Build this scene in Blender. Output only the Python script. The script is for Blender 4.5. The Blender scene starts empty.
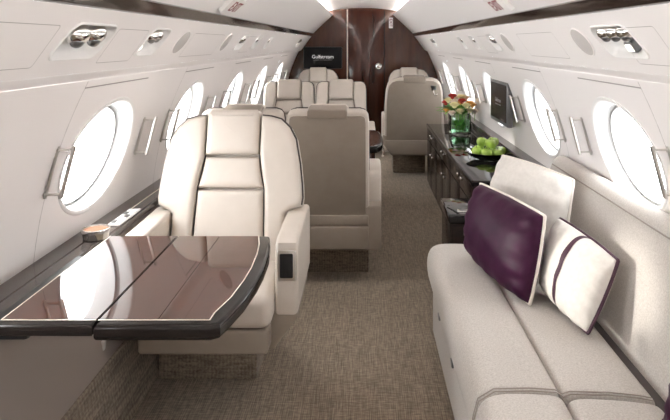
import bpy, bmesh, math, random
from mathutils import Vector, Matrix
random.seed(7)
PI = math.pi
SC = bpy.context.scene
COL = SC.collection

# ------------------------------------------------------------------ materials
def mat(name, color, rough=0.5, metal=0.0, ior=1.5, coat=0.0, sheen=0.0, trans=0.0, emit=None, estr=0.0):
    m = bpy.data.materials.new(name); m.use_nodes = True
    b = m.node_tree.nodes['Principled BSDF']
    b.inputs['Base Color'].default_value = (*color, 1)
    b.inputs['Roughness'].default_value = rough
    b.inputs['Metallic'].default_value = metal
    b.inputs['IOR'].default_value = ior
    b.inputs['Coat Weight'].default_value = coat
    b.inputs['Coat Roughness'].default_value = 0.03
    b.inputs['Sheen Weight'].default_value = sheen
    b.inputs['Transmission Weight'].default_value = trans
    if emit:
        b.inputs['Emission Color'].default_value = (*emit, 1)
        b.inputs['Emission Strength'].default_value = estr
    return m

def nd(m, t, **kw):
    n = m.node_tree.nodes.new(t)
    for k, v in kw.items():
        if k.startswith('i_'): n.inputs[k[2:].replace('_', ' ')].default_value = v
        else: setattr(n, k, v)
    return n
def ln(m, a, b): m.node_tree.links.new(a, b)

def noise_mat(name, c1, c2, scale, rough, stretch=(1, 1, 1), bump=0.0, bscale=None, detail=3, lo=.35, hi=.65, **kw):
    m = mat(name, c1, rough, **kw)
    b = m.node_tree.nodes['Principled BSDF']
    tc = nd(m, 'ShaderNodeTexCoord'); mp = nd(m, 'ShaderNodeMapping')
    mp.inputs['Scale'].default_value = stretch
    ln(m, tc.outputs['Object'], mp.inputs['Vector'])
    n = nd(m, 'ShaderNodeTexNoise', i_Scale=scale, i_Detail=detail)
    ln(m, mp.outputs['Vector'], n.inputs['Vector'])
    r = nd(m, 'ShaderNodeValToRGB')
    r.color_ramp.elements[0].position = lo; r.color_ramp.elements[0].color = (*c1, 1)
    r.color_ramp.elements[1].position = hi; r.color_ramp.elements[1].color = (*c2, 1)
    ln(m, n.outputs['Fac'], r.inputs['Fac']); ln(m, r.outputs['Color'], b.inputs['Base Color'])
    if bump:
        n2 = nd(m, 'ShaderNodeTexNoise', i_Scale=bscale or scale, i_Detail=2)
        ln(m, mp.outputs['Vector'], n2.inputs['Vector'])
        bp = nd(m, 'ShaderNodeBump', i_Strength=bump, i_Distance=0.002)
        ln(m, n2.outputs['Fac'], bp.inputs['Height']); ln(m, bp.outputs['Normal'], b.inputs['Normal'])
    return m

def weave_mat(name, dark, mid, light, fx, fy, rough=0.95, axes='XY'):
    """woven carpet: two crossing families of threads, broken up by noise"""
    m = mat(name, mid, rough, sheen=0.15)
    b = m.node_tree.nodes['Principled BSDF']
    tc = nd(m, 'ShaderNodeTexCoord')
    def fam(sc, seed):
        mp = nd(m, 'ShaderNodeMapping'); mp.inputs['Scale'].default_value = sc
        mp.inputs['Location'].default_value = (seed, seed * .7, seed * .3)
        ln(m, tc.outputs['Object'], mp.inputs['Vector'])
        n = nd(m, 'ShaderNodeTexNoise', i_Scale=1.0, i_Detail=1.5, i_Roughness=0.6)
        ln(m, mp.outputs['Vector'], n.inputs['Vector'])
        return n.outputs['Fac']
    a = fam((fx, fx * .05, fx), 1.3); c = fam((fy * .16, fy, fy), 4.1); e = fam((2.2, 2.2, 2.2), 7.7)
    def ribs(ax, k):
        w = nd(m, 'ShaderNodeTexWave', wave_type='BANDS', bands_direction=ax, wave_profile='SIN')
        w.inputs['Scale'].default_value = k; w.inputs['Distortion'].default_value = 1.2; w.inputs['Detail'].default_value = 1; w.inputs['Detail Scale'].default_value = 3
        ln(m, tc.outputs['Object'], w.inputs['Vector'])
        q = nd(m, 'ShaderNodeMath', operation='MULTIPLY_ADD'); q.inputs[1].default_value = .16; q.inputs[2].default_value = -.08
        ln(m, w.outputs['Fac'], q.inputs[0]); return q.outputs[0]
    m0 = nd(m, 'ShaderNodeMath', operation='ADD'); ln(m, a, m0.inputs[0]); ln(m, ribs('X', fx * .17), m0.inputs[1])
    m1 = nd(m, 'ShaderNodeMath', operation='ADD'); ln(m, c, m1.inputs[0]); ln(m, ribs('Y', fy * .17), m1.inputs[1])
    mx = nd(m, 'ShaderNodeMath', operation='ADD'); ln(m, m0.outputs[0], mx.inputs[0]); ln(m, m1.outputs[0], mx.inputs[1])
    m2 = nd(m, 'ShaderNodeMath', operation='MULTIPLY_ADD'); m2.inputs[1].default_value = 0.5; m2.inputs[2].default_value = 0.0
    ln(m, mx.outputs[0], m2.inputs[0])
    r = nd(m, 'ShaderNodeValToRGB'); els = r.color_ramp.elements
    els[0].position = .32; els[0].color = (*dark, 1); els[1].position = .68; els[1].color = (*light, 1)
    k = els.new(.5); k.color = (*mid, 1)
    ln(m, m2.outputs[0], r.inputs['Fac']); ln(m, r.outputs['Color'], b.inputs['Base Color'])
    bp = nd(m, 'ShaderNodeBump', i_Strength=0.35, i_Distance=0.003)
    ln(m, m2.outputs[0], bp.inputs['Height']); ln(m, bp.outputs['Normal'], b.inputs['Normal'])
    return m

M = {}
M['wall'] = mat('warm white wall panel', (.87, .835, .82), .42)
M['ceil'] = mat('white ceiling panel', (.87, .845, .835), .35)
M['seam'] = mat('panel joint', (.36, .33, .32), .7)
M['bezel'] = mat('window trim white', (.86, .85, .84), .3)
M['gasket'] = mat('window seal grey', (.42, .42, .42), .5)
M['carpet'] = weave_mat('taupe woven carpet', (.112, .082, .054), (.218, .168, .118), (.360, .288, .212), 235, 190)
M['plinth'] = weave_mat('brown woven carpet', (.085, .062, .042), (.175, .135, .098), (.27, .22, .165), 120, 90)
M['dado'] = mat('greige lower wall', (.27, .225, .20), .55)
M['cream'] = noise_mat('cream leather', (.52, .462, .405), (.54, .482, .425), 14, .42, bump=.08, bscale=420)
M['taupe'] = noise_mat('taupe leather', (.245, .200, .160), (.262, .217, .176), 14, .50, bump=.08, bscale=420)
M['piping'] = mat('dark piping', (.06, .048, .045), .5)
M['seatgap'] = mat('dark upholstery seam', (.30, .26, .23), .7)  # darker tone than the fabric, for sofa stitching and welts
M['fabric'] = noise_mat('oatmeal sofa fabric', (.42, .383, .345), (.565, .525, .485), 210, .92, bump=.25, bscale=350, detail=2, lo=.3, hi=.7, sheen=.2)
M['wpillow'] = noise_mat('ivory pillow cloth', (.60, .565, .52), (.65, .615, .57), 60, .8, bump=.1, bscale=500, sheen=.2)
M['purple'] = noise_mat('plum satin', (.028, .0035, .019), (.040, .006, .027), 30, .50, bump=.06, bscale=300)
M['purple'].node_tree.nodes['Principled BSDF'].inputs['Specular IOR Level'].default_value = .16
M['plumband'] = mat('plum ribbon', (.045, .010, .026), .55)
M['ivorycord'] = mat('ivory cord', (.78, .73, .66), .7)
M['chrome'] = mat('polished chrome', (.82, .81, .79), .12, metal=1)
M['satin'] = mat('satin nickel', (.66, .64, .61), .28, metal=1)
M['dsteel'] = mat('dark steel', (.22, .22, .22), .3, metal=1)
M['black'] = mat('black plastic', (.012, .012, .013), .35)
M['screen'] = mat('black screen glass', (.006, .006, .007), .25, ior=1.25)
M['print_dim'] = mat('faint print', (.30, .30, .30), .5)
M['bezelgrey'] = mat('grey monitor bezel', (.13, .13, .135), .3)
M['white'] = mat('white plastic', (.83, .82, .80), .35)
M['red'] = mat('red letters', (.20, .002, .006), .4)
M['print'] = mat('white print', (.8, .8, .8), .5, emit=(1, 1, 1), estr=.25)
M['grille'] = mat('grey speaker cloth', (.50, .475, .46), .85)
M['lens'] = mat('reading lens', (.9, .9, .86), .2, emit=(1, .95, .85), estr=1.0)
M['led'] = mat('ceiling light strip', (1, 1, 1), .5, emit=(1, .97, .93), estr=11.0)
M['coffee'] = mat('brown cup lining', (.20, .075, .025), .8)
M['petal_red'] = mat('red petals', (.50, .035, .03), .55)
M['petal_cream'] = mat('cream petals', (.90, .82, .50), .55)
M['petal_orange'] = mat('orange petals', (.85, .45, .10), .55)
M['petal_pink'] = mat('pale petals', (.90, .78, .68), .55)
M['leaf'] = noise_mat('green leaves', (.10, .28, .04), (.26, .48, .10), 40, .5)
M['stem'] = mat('green stems', (.10, .24, .05), .5)
M['apple'] = noise_mat('green apple skin', (.36, .55, .075), (.55, .72, .19), 25, .22)
M['twig'] = mat('apple stem', (.10, .06, .03), .7)

def wood(name, c1, c2, rough, ior, scale, stretch, bands=True):
    m = mat(name, c1, rough, ior=ior)
    b = m.node_tree.nodes['Principled BSDF']
    tc = nd(m, 'ShaderNodeTexCoord'); mp = nd(m, 'ShaderNodeMapping'); mp.inputs['Scale'].default_value = stretch
    ln(m, tc.outputs['Object'], mp.inputs['Vector'])
    n = nd(m, 'ShaderNodeTexNoise', i_Scale=scale, i_Detail=5, i_Distortion=.4)
    ln(m, mp.outputs['Vector'], n.inputs['Vector'])
    r = nd(m, 'ShaderNodeValToRGB')
    r.color_ramp.elements[0].position = .3; r.color_ramp.elements[0].color = (*c1, 1)
    r.color_ramp.elements[1].position = .7; r.color_ramp.elements[1].color = (*c2, 1)
    ln(m, n.outputs['Fac'], r.inputs['Fac']); ln(m, r.outputs['Color'], b.inputs['Base Color'])
    return m
M['tablewood'] = wood('dark red lacquered wood', (.045, .021, .015), (.110, .045, .029), .03, 1.6, 3, (2, 9, 2))
M['ledge'] = wood('dark grey brown lacquer', (.045, .035, .031), (.070, .054, .047), .10, 1.5, 3, (9, 1, 9))
M['edge'] = mat('near black table edge', (.012, .009, .008), .14, ior=1.38)
M['bulkwood'] = wood('red brown lacquered bulkhead', (.046, .014, .008), (.090, .031, .017), .07, 1.55, 2, (7, 7, 1))
M['doorwood'] = wood('dark red lacquered door', (.030, .006, .0035), (.070, .017, .008), .13, 1.55, 2, (9, 9, .7))
M['credwood'] = wood('near black lacquered cabinet', (.014, .009, .007), (.032, .019, .014), .22, 1.4, 3, (3, 3, 12))
M['credtop'] = mat('black gloss counter', (.010, .008, .008), .03, ior=1.55)
M['strip'] = wood('dark gloss ceiling strip', (.020, .014, .011), (.060, .042, .034), .08, 1.42, 2, (6, 1.6, 6))
M['inlay'] = mat('pale inlay', (.86, .80, .70), .4)

def thin_glass(name, tint, gloss=.08):
    m = bpy.data.materials.new(name); m.use_nodes = True
    nt = m.node_tree; nt.nodes.clear()
    o = nt.nodes.new('ShaderNodeOutputMaterial'); mx = nt.nodes.new('ShaderNodeMixShader')
    t = nt.nodes.new('ShaderNodeBsdfTransparent'); g = nt.nodes.new('ShaderNodeBsdfGlossy')
    t.inputs['Color'].default_value = (*tint, 1); g.inputs['Roughness'].default_value = .02
    f = nt.nodes.new('ShaderNodeFresnel'); f.inputs['IOR'].default_value = 1.45
    nt.links.new(f.outputs[0], mx.inputs[0]); nt.links.new(t.outputs[0], mx.inputs[1]); nt.links.new(g.outputs[0], mx.inputs[2])
    nt.links.new(mx.outputs[0], o.inputs['Surface'])
    return m
M['pane'] = thin_glass('window pane glass', (.97, .98, .98))
M['glass'] = thin_glass('clear glass', (.93, .98, .95))
M['water'] = thin_glass('green tinted water', (.70, .93, .76))

# ------------------------------------------------------------------ mesh builder
class MB:
    def __init__(s): s.bm = bmesh.new(); s.mi = 0
    def v(s, p): return s.bm.verts.new(p)
    def f(s, vs):
        try:
            f = s.bm.faces.new(vs); f.material_index = s.mi; f.smooth = True; return f
        except ValueError: return None
    def poly(s, pts): return s.f([s.v(p) for p in pts])
    def loft(s, rings, closed=True, cap0=True, cap1=True):
        vr = [[s.v(p) for p in r] for r in rings]
        n = len(vr[0])
        for a, b in zip(vr, vr[1:]):
            for i in range(n if closed else n - 1):
                s.f([a[i], a[(i + 1) % n], b[(i + 1) % n], b[i]])
        if closed and cap0: s.f(list(reversed(vr[0])))
        if closed and cap1: s.f(vr[-1])
        return vr
    def strip(s, prof, y0, y1, n=1):
        """sheet: profile of (x,z) run along y"""
        ys = [y0 + (y1 - y0) * i / n for i in range(n + 1)]
        s.loft([[(x, y, z) for x, z in prof] for y in ys], closed=False)
    def rbox(s, lo, hi, r=.01, seg=3, only=None):
        t = bmesh.new(); bmesh.ops.create_cube(t, size=1)
        c = [(a + b) / 2 for a, b in zip(lo, hi)]; d = [abs(b - a) for a, b in zip(lo, hi)]
        for q in t.verts: q.co = Vector((c[0] + q.co.x * d[0], c[1] + q.co.y * d[1], c[2] + q.co.z * d[2]))
        r = min(r, min(d) * .49)
        if r > 0:
            es = [e for e in t.edges if only is None or only(e)]
            bmesh.ops.bevel(t, geom=es, offset=r, segments=seg, profile=.5, affect='EDGES')
        s.merge(t)
    def merge(s, t):
        mp = {q: s.v(q.co) for q in t.verts}
        for f in t.faces: s.f([mp[q] for q in f.verts])
        t.free()
    def prism(s, pts, fn, a, b, r=.0, seg=3):
        """2-D outline pts, fn(u,v,w)->xyz, from w=a to w=b, rounded edges r"""
        ring = rings_for(pts, a, b, r, seg)
        s.loft([[fn(u, v, w) for u, v in p] for p, w in ring])
    def tube(s, pts, r, n=8, closed=False):
        P = [Vector(p) for p in pts]; N = len(P)
        rings = []; up = None
        for i in range(N):
            if closed: t = P[(i + 1) % N] - P[i - 1]
            else: t = P[min(i + 1, N - 1)] - P[max(i - 1, 0)]
            t.normalize()
            if up is None:
                up = Vector((0, 0, 1)) if abs(t.z) < .9 else Vector((1, 0, 0))
            sd = t.cross(up).normalized(); up = sd.cross(t).normalized()
            rr = r[i] if isinstance(r, (list, tuple)) else r
            rings.append([P[i] + (sd * math.cos(a) + up * math.sin(a)) * rr for a in [2 * PI * k / n for k in range(n)]])
        if closed: rings.append(rings[0])
        s.loft(rings, cap0=not closed, cap1=not closed)
    def lathe(s, prof, c=(0, 0, 0), n=24, fn=None):
        rings = []
        for r, z in prof:
            ring = []
            for k in range(n):
                a = 2 * PI * k / n
                p = (r * math.cos(a), r * math.sin(a), z)
                ring.append(fn(*p) if fn else (c[0] + p[0], c[1] + p[1], c[2] + p[2]))
            rings.append(ring)
        s.loft(rings)
    def ball(s, c, rad, n=16, m=10, fn=None):
        rings = []
        for j in range(1, m):
            th = PI * j / m
            rings.append([(c[0] + rad[0] * math.sin(th) * math.cos(2 * PI * k / n), c[1] + rad[1] * math.sin(th) * math.sin(2 * PI * k / n), c[2] + rad[2] * math.cos(th)) for k in range(n)])
        if fn: rings = [[fn(*p) for p in r] for r in rings]
        s.loft(rings)
    def build(s, name, mats, parent=None, angle=35, loc=None):
        bmesh.ops.recalc_face_normals(s.bm, faces=s.bm.faces[:])
        me = bpy.data.meshes.new(name); s.bm.to_mesh(me); s.bm.free()
        for m in (mats if isinstance(mats, (list, tuple)) else [mats]): me.materials.append(m)
        me.set_sharp_from_angle(angle=math.radians(angle))
        o = bpy.data.objects.new(name, me); COL.objects.link(o)
        if parent: o.parent = parent
        if loc: o.location = loc
        return o

def inset(pts, d):
    n = len(pts); out = []
    area = sum(pts[i][0] * pts[(i + 1) % n][1] - pts[(i + 1) % n][0] * pts[i][1] for i in range(n))
    sg = 1 if area > 0 else -1
    for i in range(n):
        p0, p1, p2 = Vector(pts[i - 1]), Vector(pts[i]), Vector(pts[(i + 1) % n])
        e1 = (p1 - p0); e2 = (p2 - p1)
        if e1.length < 1e-9 or e2.length < 1e-9: out.append(tuple(p1)); continue
        e1.normalize(); e2.normalize()
        n1 = Vector((-e1.y, e1.x)) * sg; n2 = Vector((-e2.y, e2.x)) * sg
        b = n1 + n2
        k = 1 + n1.dot(n2)
        out.append(tuple(p1 + b * (d / max(k, .35))))
    return out

def rings_for(pts, a, b, r, seg):
    if r <= 0: return [(pts, a), (pts, b)]
    dr = r if b > a else -r
    R = []
    for i in range(seg + 1):
        t = PI / 2 * i / seg
        R.append((inset(pts, r * (1 - math.sin(t))), a + dr * (1 - math.cos(t))))
    for i in range(seg + 1):
        t = PI / 2 * i / seg
        R.append((inset(pts, r * (1 - math.cos(t))), b - dr * (1 - math.sin(t))))
    return R

def roundrect(w, h, r, n=5, cx=0, cy=0):
    out = []
    for (sx, sy, a0) in ((1, 1, 0), (-1, 1, 90), (-1, -1, 180), (1, -1, 270)):
        for i in range(n + 1):
            a = math.radians(a0 + 90 * i / n)
            out.append((cx + sx * (w / 2 - r) + r * math.cos(a), cy + sy * (h / 2 - r) + r * math.sin(a)))
    return out

def smooth_poly(pts, it=2):
    """Chaikin corner cutting for a closed outline"""
    for _ in range(it):
        q = []
        n = len(pts)
        for i in range(n):
            a, b = pts[i], pts[(i + 1) % n]
            q.append((a[0] * .75 + b[0] * .25, a[1] * .75 + b[1] * .25))
            q.append((a[0] * .25 + b[0] * .75, a[1] * .25 + b[1] * .75))
        pts = q
    return pts

def tag(o, label, cat, group=None, kind=None):
    o['label'] = label; o['category'] = cat
    if group: o['group'] = group
    if kind: o['kind'] = kind
    return o
def thing(name, label, cat, loc=(0, 0, 0), rotz=0, group=None):
    o = bpy.data.objects.new(name, None); COL.objects.link(o)
    o.location = loc; o.rotation_euler = (0, 0, rotz); o.empty_display_size = .1
    return tag(o, label, cat, group)
def struct(o, label=None, cat=None):
    o['kind'] = 'structure'
    if label: o['label'] = label
    if cat: o['category'] = cat
    return o
def dup(root, loc, rotz=None, label=None, scale=None):
    def cp(o, par):
        c = o.copy(); COL.objects.link(c)
        if par: c.parent = par
        for ch in [x for x in bpy.data.objects if x.parent == o and x != c]: cp(ch, c)
        return c
    r = cp(root, None); r.location = loc
    if rotz is not None: r.rotation_euler = (0, 0, rotz)
    if label: r['label'] = label
    if scale: r.scale = scale
    return r
def text_mesh(name, body, size, material, parent, matrix, extrude=.0006, spacing=1.0):
    cu = bpy.data.curves.new(name + '_curve', 'FONT'); cu.body = body; cu.size = size
    cu.align_x = 'CENTER'; cu.align_y = 'CENTER'; cu.extrude = extrude; cu.space_character = spacing
    if body == 'EXIT': cu.offset = size * .008
    t = bpy.data.objects.new(name + '_tmp', cu); COL.objects.link(t)
    dg = bpy.context.evaluated_depsgraph_get(); dg.update()
    me = bpy.data.meshes.new_from_object(t.evaluated_get(dg))
    COL.objects.unlink(t); bpy.data.objects.remove(t); bpy.data.curves.remove(cu)
    me.name = name; me.materials.clear(); me.materials.append(material)
    o = bpy.data.objects.new(name, me); COL.objects.link(o)
    me.transform(matrix)
    o.parent = parent
    return o

# ------------------------------------------------------------------ the cabin shell
Y0, Y1 = -1.9, 8.36
def XW(z):                                             # half width of the window wall at height z
    a, b, c = (.69, 1.065), (.94, 1.020), (1.29, .885)
    L = lambda p, q, r: p[1] * (z - q[0]) * (z - r[0]) / ((p[0] - q[0]) * (p[0] - r[0]))
    return L(a, b, c) + L(b, a, c) + L(c, a, b)
WIN = [-1.24, -.05, 1.14, 2.33, 3.45, 4.66, 5.86, 7.06]
WZ, WA, WB = .985, .285, .207

b = MB(); b.poly([(-1.1, Y0, 0), (1.1, Y0, 0), (1.1, Y1, 0), (-1.1, Y1, 0)])
struct(b.build('floor', M['carpet']))

# ceiling: centre panel, light coves, sloped side panels
b = MB()
cen = [(x, 1.89 - .05 * (abs(x) / .5) ** 2.2) for x in [-.5 + .05 * i for i in range(21)]]
b.strip(cen, Y0, Y1)
for s in (-1, 1):
    b.strip([(s * .5, 1.84), (s * .5, 1.797), (s * .43, 1.795), (s * .417, 1.803), (s * .411, 1.797)], Y0, Y1)
    b.strip([(s * .411, 1.797), (s * .50, 1.715), (s * .60, 1.622), (s * .679, 1.546)], Y0, Y1)
struct(b.build('ceiling', M['ceil'], angle=30))

for s, nm in ((-1, 'trim_1'), (1, 'trim_2')):
    b = MB()
    b.strip([(s * .679, 1.546), (s * .672, 1.540), (s * .684, 1.522), (s * .697, 1.505), (s * .707, 1.502)], Y0, Y1)
    struct(b.build(nm, M['strip']))

def panel_frame(s):
    """service panel plane between (.707,1.502) and (.838,1.320): returns fn(a along y, b down, n toward cabin)"""
    p0 = Vector((s * .707, 0, 1.502)); p1 = Vector((s * .838, 0, 1.320))
    d = (p1 - p0).normalized(); nrm = Vector((-s * -d.z, 0, -s * d.x * 1.0))
    nrm = Vector((-s * abs(d.z), 0, -abs(d.x)))
    mid = (p0 + p1) / 2
    def fn(a, bb, n): return tuple(mid + Vector((0, a, 0)) + d * bb + nrm * n)
    return fn

def seam_loop(b, fn, pts, w=.0016, h=.0008):
    """raised hairline drawn along an outline on a panel"""
    inn = inset(pts, w)
    n = len(pts)
    A = [b.v(fn(u, v, h)) for u, v in pts]; B = [b.v(fn(u, v, h)) for u, v in inn]
    for i in range(n): b.f([A[i], A[(i + 1) % n], B[(i + 1) % n], B[i]])

UNITS = {-1: [(1.69, .27), (2.24, .20), (3.86, .20), (4.40, .16), (4.95, .16), (7.30, .30)],
         1: [(1.84, .27), (3.58, .18), (4.20, .16), (4.72, .16), (6.60, .30)]}
def tray_outline(wid):
    return [(a - .25 * bb, bb) for a, bb in roundrect(wid, .115, .032, 6, 0, -.004)]
def ray_poly(pts, ca, sa):
    best = 0
    for i in range(len(pts)):
        (x1, y1), (x2, y2) = pts[i], pts[(i + 1) % len(pts)]
        dx, dy = x2 - x1, y2 - y1
        det = ca * -dy + sa * dx
        if abs(det) < 1e-12: continue
        t = (x1 * -dy + y1 * dx) / det
        k = (ca * y1 - sa * x1) / det
        if t > 0 and -1e-6 <= k <= 1 + 1e-6: best = max(best, t)
    return best
for s, nm in ((-1, 'wall_left'), (1, 'wall_right')):
    b = MB()
    # service panel with its lower lip
    fnp = panel_frame(s); HB = .1121
    units = sorted(UNITS[s])
    y = Y0
    for (uy, uw) in units + [(None, None)]:
        ye = Y1 if uy is None else uy - uw / 2 - .05
        b.loft([[fnp(yy, -HB, 0), fnp(yy, HB, 0)] for yy in (y, ye)], closed=False)
        if uy is None: break
        y = uy + uw / 2 + .05
        pl = tray_outline(uw); hw = uw / 2 + .05
        angs = [2 * PI * k / 48 for k in range(48)] + [math.atan2(sz * HB, sy * hw) % (2 * PI) for sy in (-1, 1) for sz in (-1, 1)]
        angs = sorted(set(round(a, 6) for a in angs))
        R0, R1 = [], []
        for a in angs:
            ca, sa = math.cos(a), math.sin(a)
            rr = min(hw / abs(ca) if abs(ca) > 1e-9 else 1e9, HB / abs(sa) if abs(sa) > 1e-9 else 1e9)
            R0.append(fnp(uy + ca * rr, sa * rr, 0)); q = ray_poly(pl, ca, sa); R1.append(fnp(uy + ca * q, sa * q, 0))
        b.loft([R0, R1], cap0=False, cap1=False)
    b.strip([(s * .838, 1.320), (s * .846, 1.312), (s * .872, 1.300), (s * .886, 1.290), (s * .905, 1.272)], Y0, Y1)
    # window panels, one bay at a time, each with an oval opening
    for wi, c in enumerate(WIN):
        ya = c - .3585 if wi else Y0
        yb = (WIN[wi + 1] - .3615) if wi + 1 < len(WIN) else Y1
        angs = [2 * PI * k / 72 for k in range(72)]
        for cy, cz in ((ya, .66), (yb, .66), (yb, 1.29), (ya, 1.29)):
            angs.append(math.atan2((cz - WZ), (cy - c)) % (2 * PI))
        angs = sorted(set(round(a, 6) for a in angs))
        rings = []
        for k in range(9):
            t = (k / 8) ** 1.4
            ring = []
            for a in angs:
                ca, sa = math.cos(a), math.sin(a)
                rr = min((yb - c) / ca if ca > 1e-9 else 1e9, (ya - c) / ca if ca < -1e-9 else 1e9,
                         (1.29 - WZ) / sa if sa > 1e-9 else 1e9, (.66 - WZ) / sa if sa < -1e-9 else 1e9)
                re = 1 / math.sqrt((ca / WA) ** 2 + (sa / WB) ** 2)
                r = re + (rr - re) * t
                y, z = c + ca * r, WZ + sa * r
                ring.append((s * XW(z), y, z))
            rings.append(ring)
        b.loft(rings, cap0=False, cap1=False)
        b.mi = 1
        zz = [.66 + .63 * i / 12 for i in range(13)]       # joint between panels
        b.loft([[(s * (XW(z) + .004), c - .390, z) for z in zz], [(s * (XW(z) + .004), c - .330, z) for z in zz]], closed=False)
        # blind slot above the window and the little joint at its end
        b.loft([[(s * (XW(z) - .0008), y, z) for z in (1.262, 1.2665)] for y in (c - .36, c + .22)], closed=False)
        b.mi = 0
    struct(b.build(nm, [M['wall'], M['seam']], angle=30))

# lower side walls (under the ledges)
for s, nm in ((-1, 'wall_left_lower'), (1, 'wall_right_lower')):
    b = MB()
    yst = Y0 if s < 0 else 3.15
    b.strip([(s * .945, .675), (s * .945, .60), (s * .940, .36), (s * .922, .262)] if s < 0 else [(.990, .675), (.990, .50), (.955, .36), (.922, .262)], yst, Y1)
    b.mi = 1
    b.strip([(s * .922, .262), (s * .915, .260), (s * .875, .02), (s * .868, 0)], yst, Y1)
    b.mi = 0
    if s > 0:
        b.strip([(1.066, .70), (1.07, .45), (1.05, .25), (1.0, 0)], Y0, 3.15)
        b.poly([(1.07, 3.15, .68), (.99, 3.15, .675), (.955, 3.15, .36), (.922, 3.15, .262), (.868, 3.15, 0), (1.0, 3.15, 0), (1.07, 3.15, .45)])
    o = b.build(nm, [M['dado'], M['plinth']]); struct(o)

# ledges under the windows
b = MB()
b.prism([(-1.08, .672), (-1.08, .700), (-.998, .700), (-.996, .697), (-.992, .697), (-.990, .700), (-.946, .700), (-.939, .695), (-.939, .672)], lambda u, v, w: (u, w, v), Y0, Y1)
b.mi = 1
b.prism([(-.9955, .6972), (-.9955, .7006), (-.9915, .7006), (-.9915, .6972)], lambda u, v, w: (u, w, v), 2.42, Y1)
struct(b.build('trim_3', [M['ledge'], M['inlay']], angle=20))
b = MB()
b.prism([(1.08, .60), (1.08, .690), (.992, .690), (.985, .684), (.985, .60)], lambda u, v, w: (u, w, v), 3.15, Y1)
struct(b.build('trim_4', M['ledge'], angle=20))

# windows
def ell(k, n=64): return [(math.cos(2 * PI * i / n) * k[0], math.sin(2 * PI * i / n) * k[1]) for i in range(n)]
def window(idx, s, c, with_handles=True):
    root = bpy.data.objects.new('window_%d' % idx, None); COL.objects.link(root)
    root.location = (s * XW(WZ), c, WZ); struct(root)
    def W(y, z, out):                                   # out = how far outboard of the wall skin
        return (s * (XW(WZ + z) - XW(WZ) + out), y, z)
    def ring(k, out): return [W(y, z, out) for y, z in ell(k)]
    b = MB()
    b.loft([ring((WA + .012, WB + .012), .0), ring((WA + .010, WB + .010), -.004), ring((WA + .002, WB + .002), -.005), ring((WA - .006, WB - .006), .0),
            ring((WA - .014, WB - .012), .030), ring((WA - .020, WB - .018), .044)], cap0=False, cap1=False)
    b.build('window_frame', M['bezel'], root, angle=50)
    b = MB()
    b.loft([ring((WA - .020, WB - .018), .044), ring((WA - .023, WB - .020), .060), ring((WA - .034, WB - .029), .062)], cap0=False, cap1=False)
    b.build('seal', M['gasket'], root)
    b = MB()
    b.loft([ring((WA - .034, WB - .029), .062), ring((WA - .036, WB - .031), .056), ring((WA - .046, WB - .038), .085), ring((WA - .060, WB - .048), .125)], cap0=False, cap1=False)
    b.build('inner_frame', M['bezel'], root, angle=50)
    b = MB(); b.poly(ring((WA - .056, WB - .045), .116)); b.build('pane', M['pane'], root)
    if with_handles:
        for dy in ((.40,) if s > 0 and c == 4.66 else (-.372, .40)):
            b = MB()
            zt, zb = .082, -.062
            pts_t, pts_b = W(dy, zt, 0), W(dy, zb, 0)
            off = -s * .054
            for p in (pts_t, pts_b):
                b.tube([(p[0] + s * .004, p[1], p[2]), (p[0] + off * .5, p[1], p[2]), (p[0] + off, p[1], p[2])], .0042, 8)
                b.tube([(p[0], p[1], p[2]), (p[0] - s * .006, p[1], p[2])], .0085, 10)
            t = Vector(pts_t) + Vector((off, 0, .012)); q = Vector(pts_b) + Vector((off, 0, -.012))
            d = (t - q).normalized()
            prof = roundrect(.012, .016, .004, 3)
            sx = Vector((1, 0, 0))
            b.loft([[tuple(p + Vector((u, v, 0))) for u, v in prof] for p in (q, t)])
            hd = b.build('handle', M['satin'], root)
            b = MB(); t0 = Vector(pts_t) + Vector((-s * .003, 0, .012)); q0 = Vector(pts_b) + Vector((-s * .003, 0, -.012))
            b.tube([tuple(t0), tuple((t0 + q0) / 2 + Vector((-s * .000, 0, 0))), tuple(q0)], .0055, 8)
            b.build('back_bar', M['satin'], hd)
    return root
k = 1
for s in (-1, 1):
    for c in WIN:
        window(k, s, c, c > 1.5); k += 1

# end walls
def shell_outline():
    L = [(.868, 0), (.9, .285), (.94, .62), (.96, .69), (1.065, .69)]
    L += [(XW(z), z) for z in (.8, .9, 1.0, 1.1, 1.2, 1.29)]
    L += [(.846, 1.312), (.838, 1.32), (.707, 1.502), (.679, 1.546), (.411, 1.797), (.3, 1.874), (.15, 1.89)]
    return L
out = [(x + .06, z) for x, z in shell_outline()]
full = [(x, z) for x, z in out] + [(-x, z) for x, z in reversed(out)]
full = [(x, z + (.06 if z > 1.5 else 0)) for x, z in full]
b = MB(); b.prism(full, lambda u, v, w: (u, w, v), Y0 - .04, Y0)
struct(b.build('wall_back', M['wall']))
b = MB(); b.prism(full, lambda u, v, w: (u, w, v), Y1, Y1 + .04)
# slim dark arch moulding round the bulkhead
wf = struct(b.build('wall_front', M['bulkwood']))
dr = bpy.data.objects.new('door_1', None); COL.objects.link(dr); dr.location = (0, Y1, 0); struct(dr)
b = MB(); b.rbox((-.205, -.018, .02), (.285, 0, 1.86), .003, 2); b.build('door_panel', M['doorwood'], dr)
b = MB(); b.rbox((-.222, -.022, 0), (-.207, 0, 1.875), .004, 2); b.build('door_edge_strip', M['inlay'], dr)
b = MB(); b.rbox((.287, -.016, 0), (.300, 0, 1.855), .003, 2); b.build('door_jamb', M['edge'], dr)
b = MB()
b.lathe([(.043, 0), (.043, .006), (.038, .011), (.030, .009), (.020, .014), (0.001, .016)], n=28, fn=lambda x, y, z: (.212 + x, -.018 - z, 1.095 + y))
b.build('door_handle', M['chrome'], dr)

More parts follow.
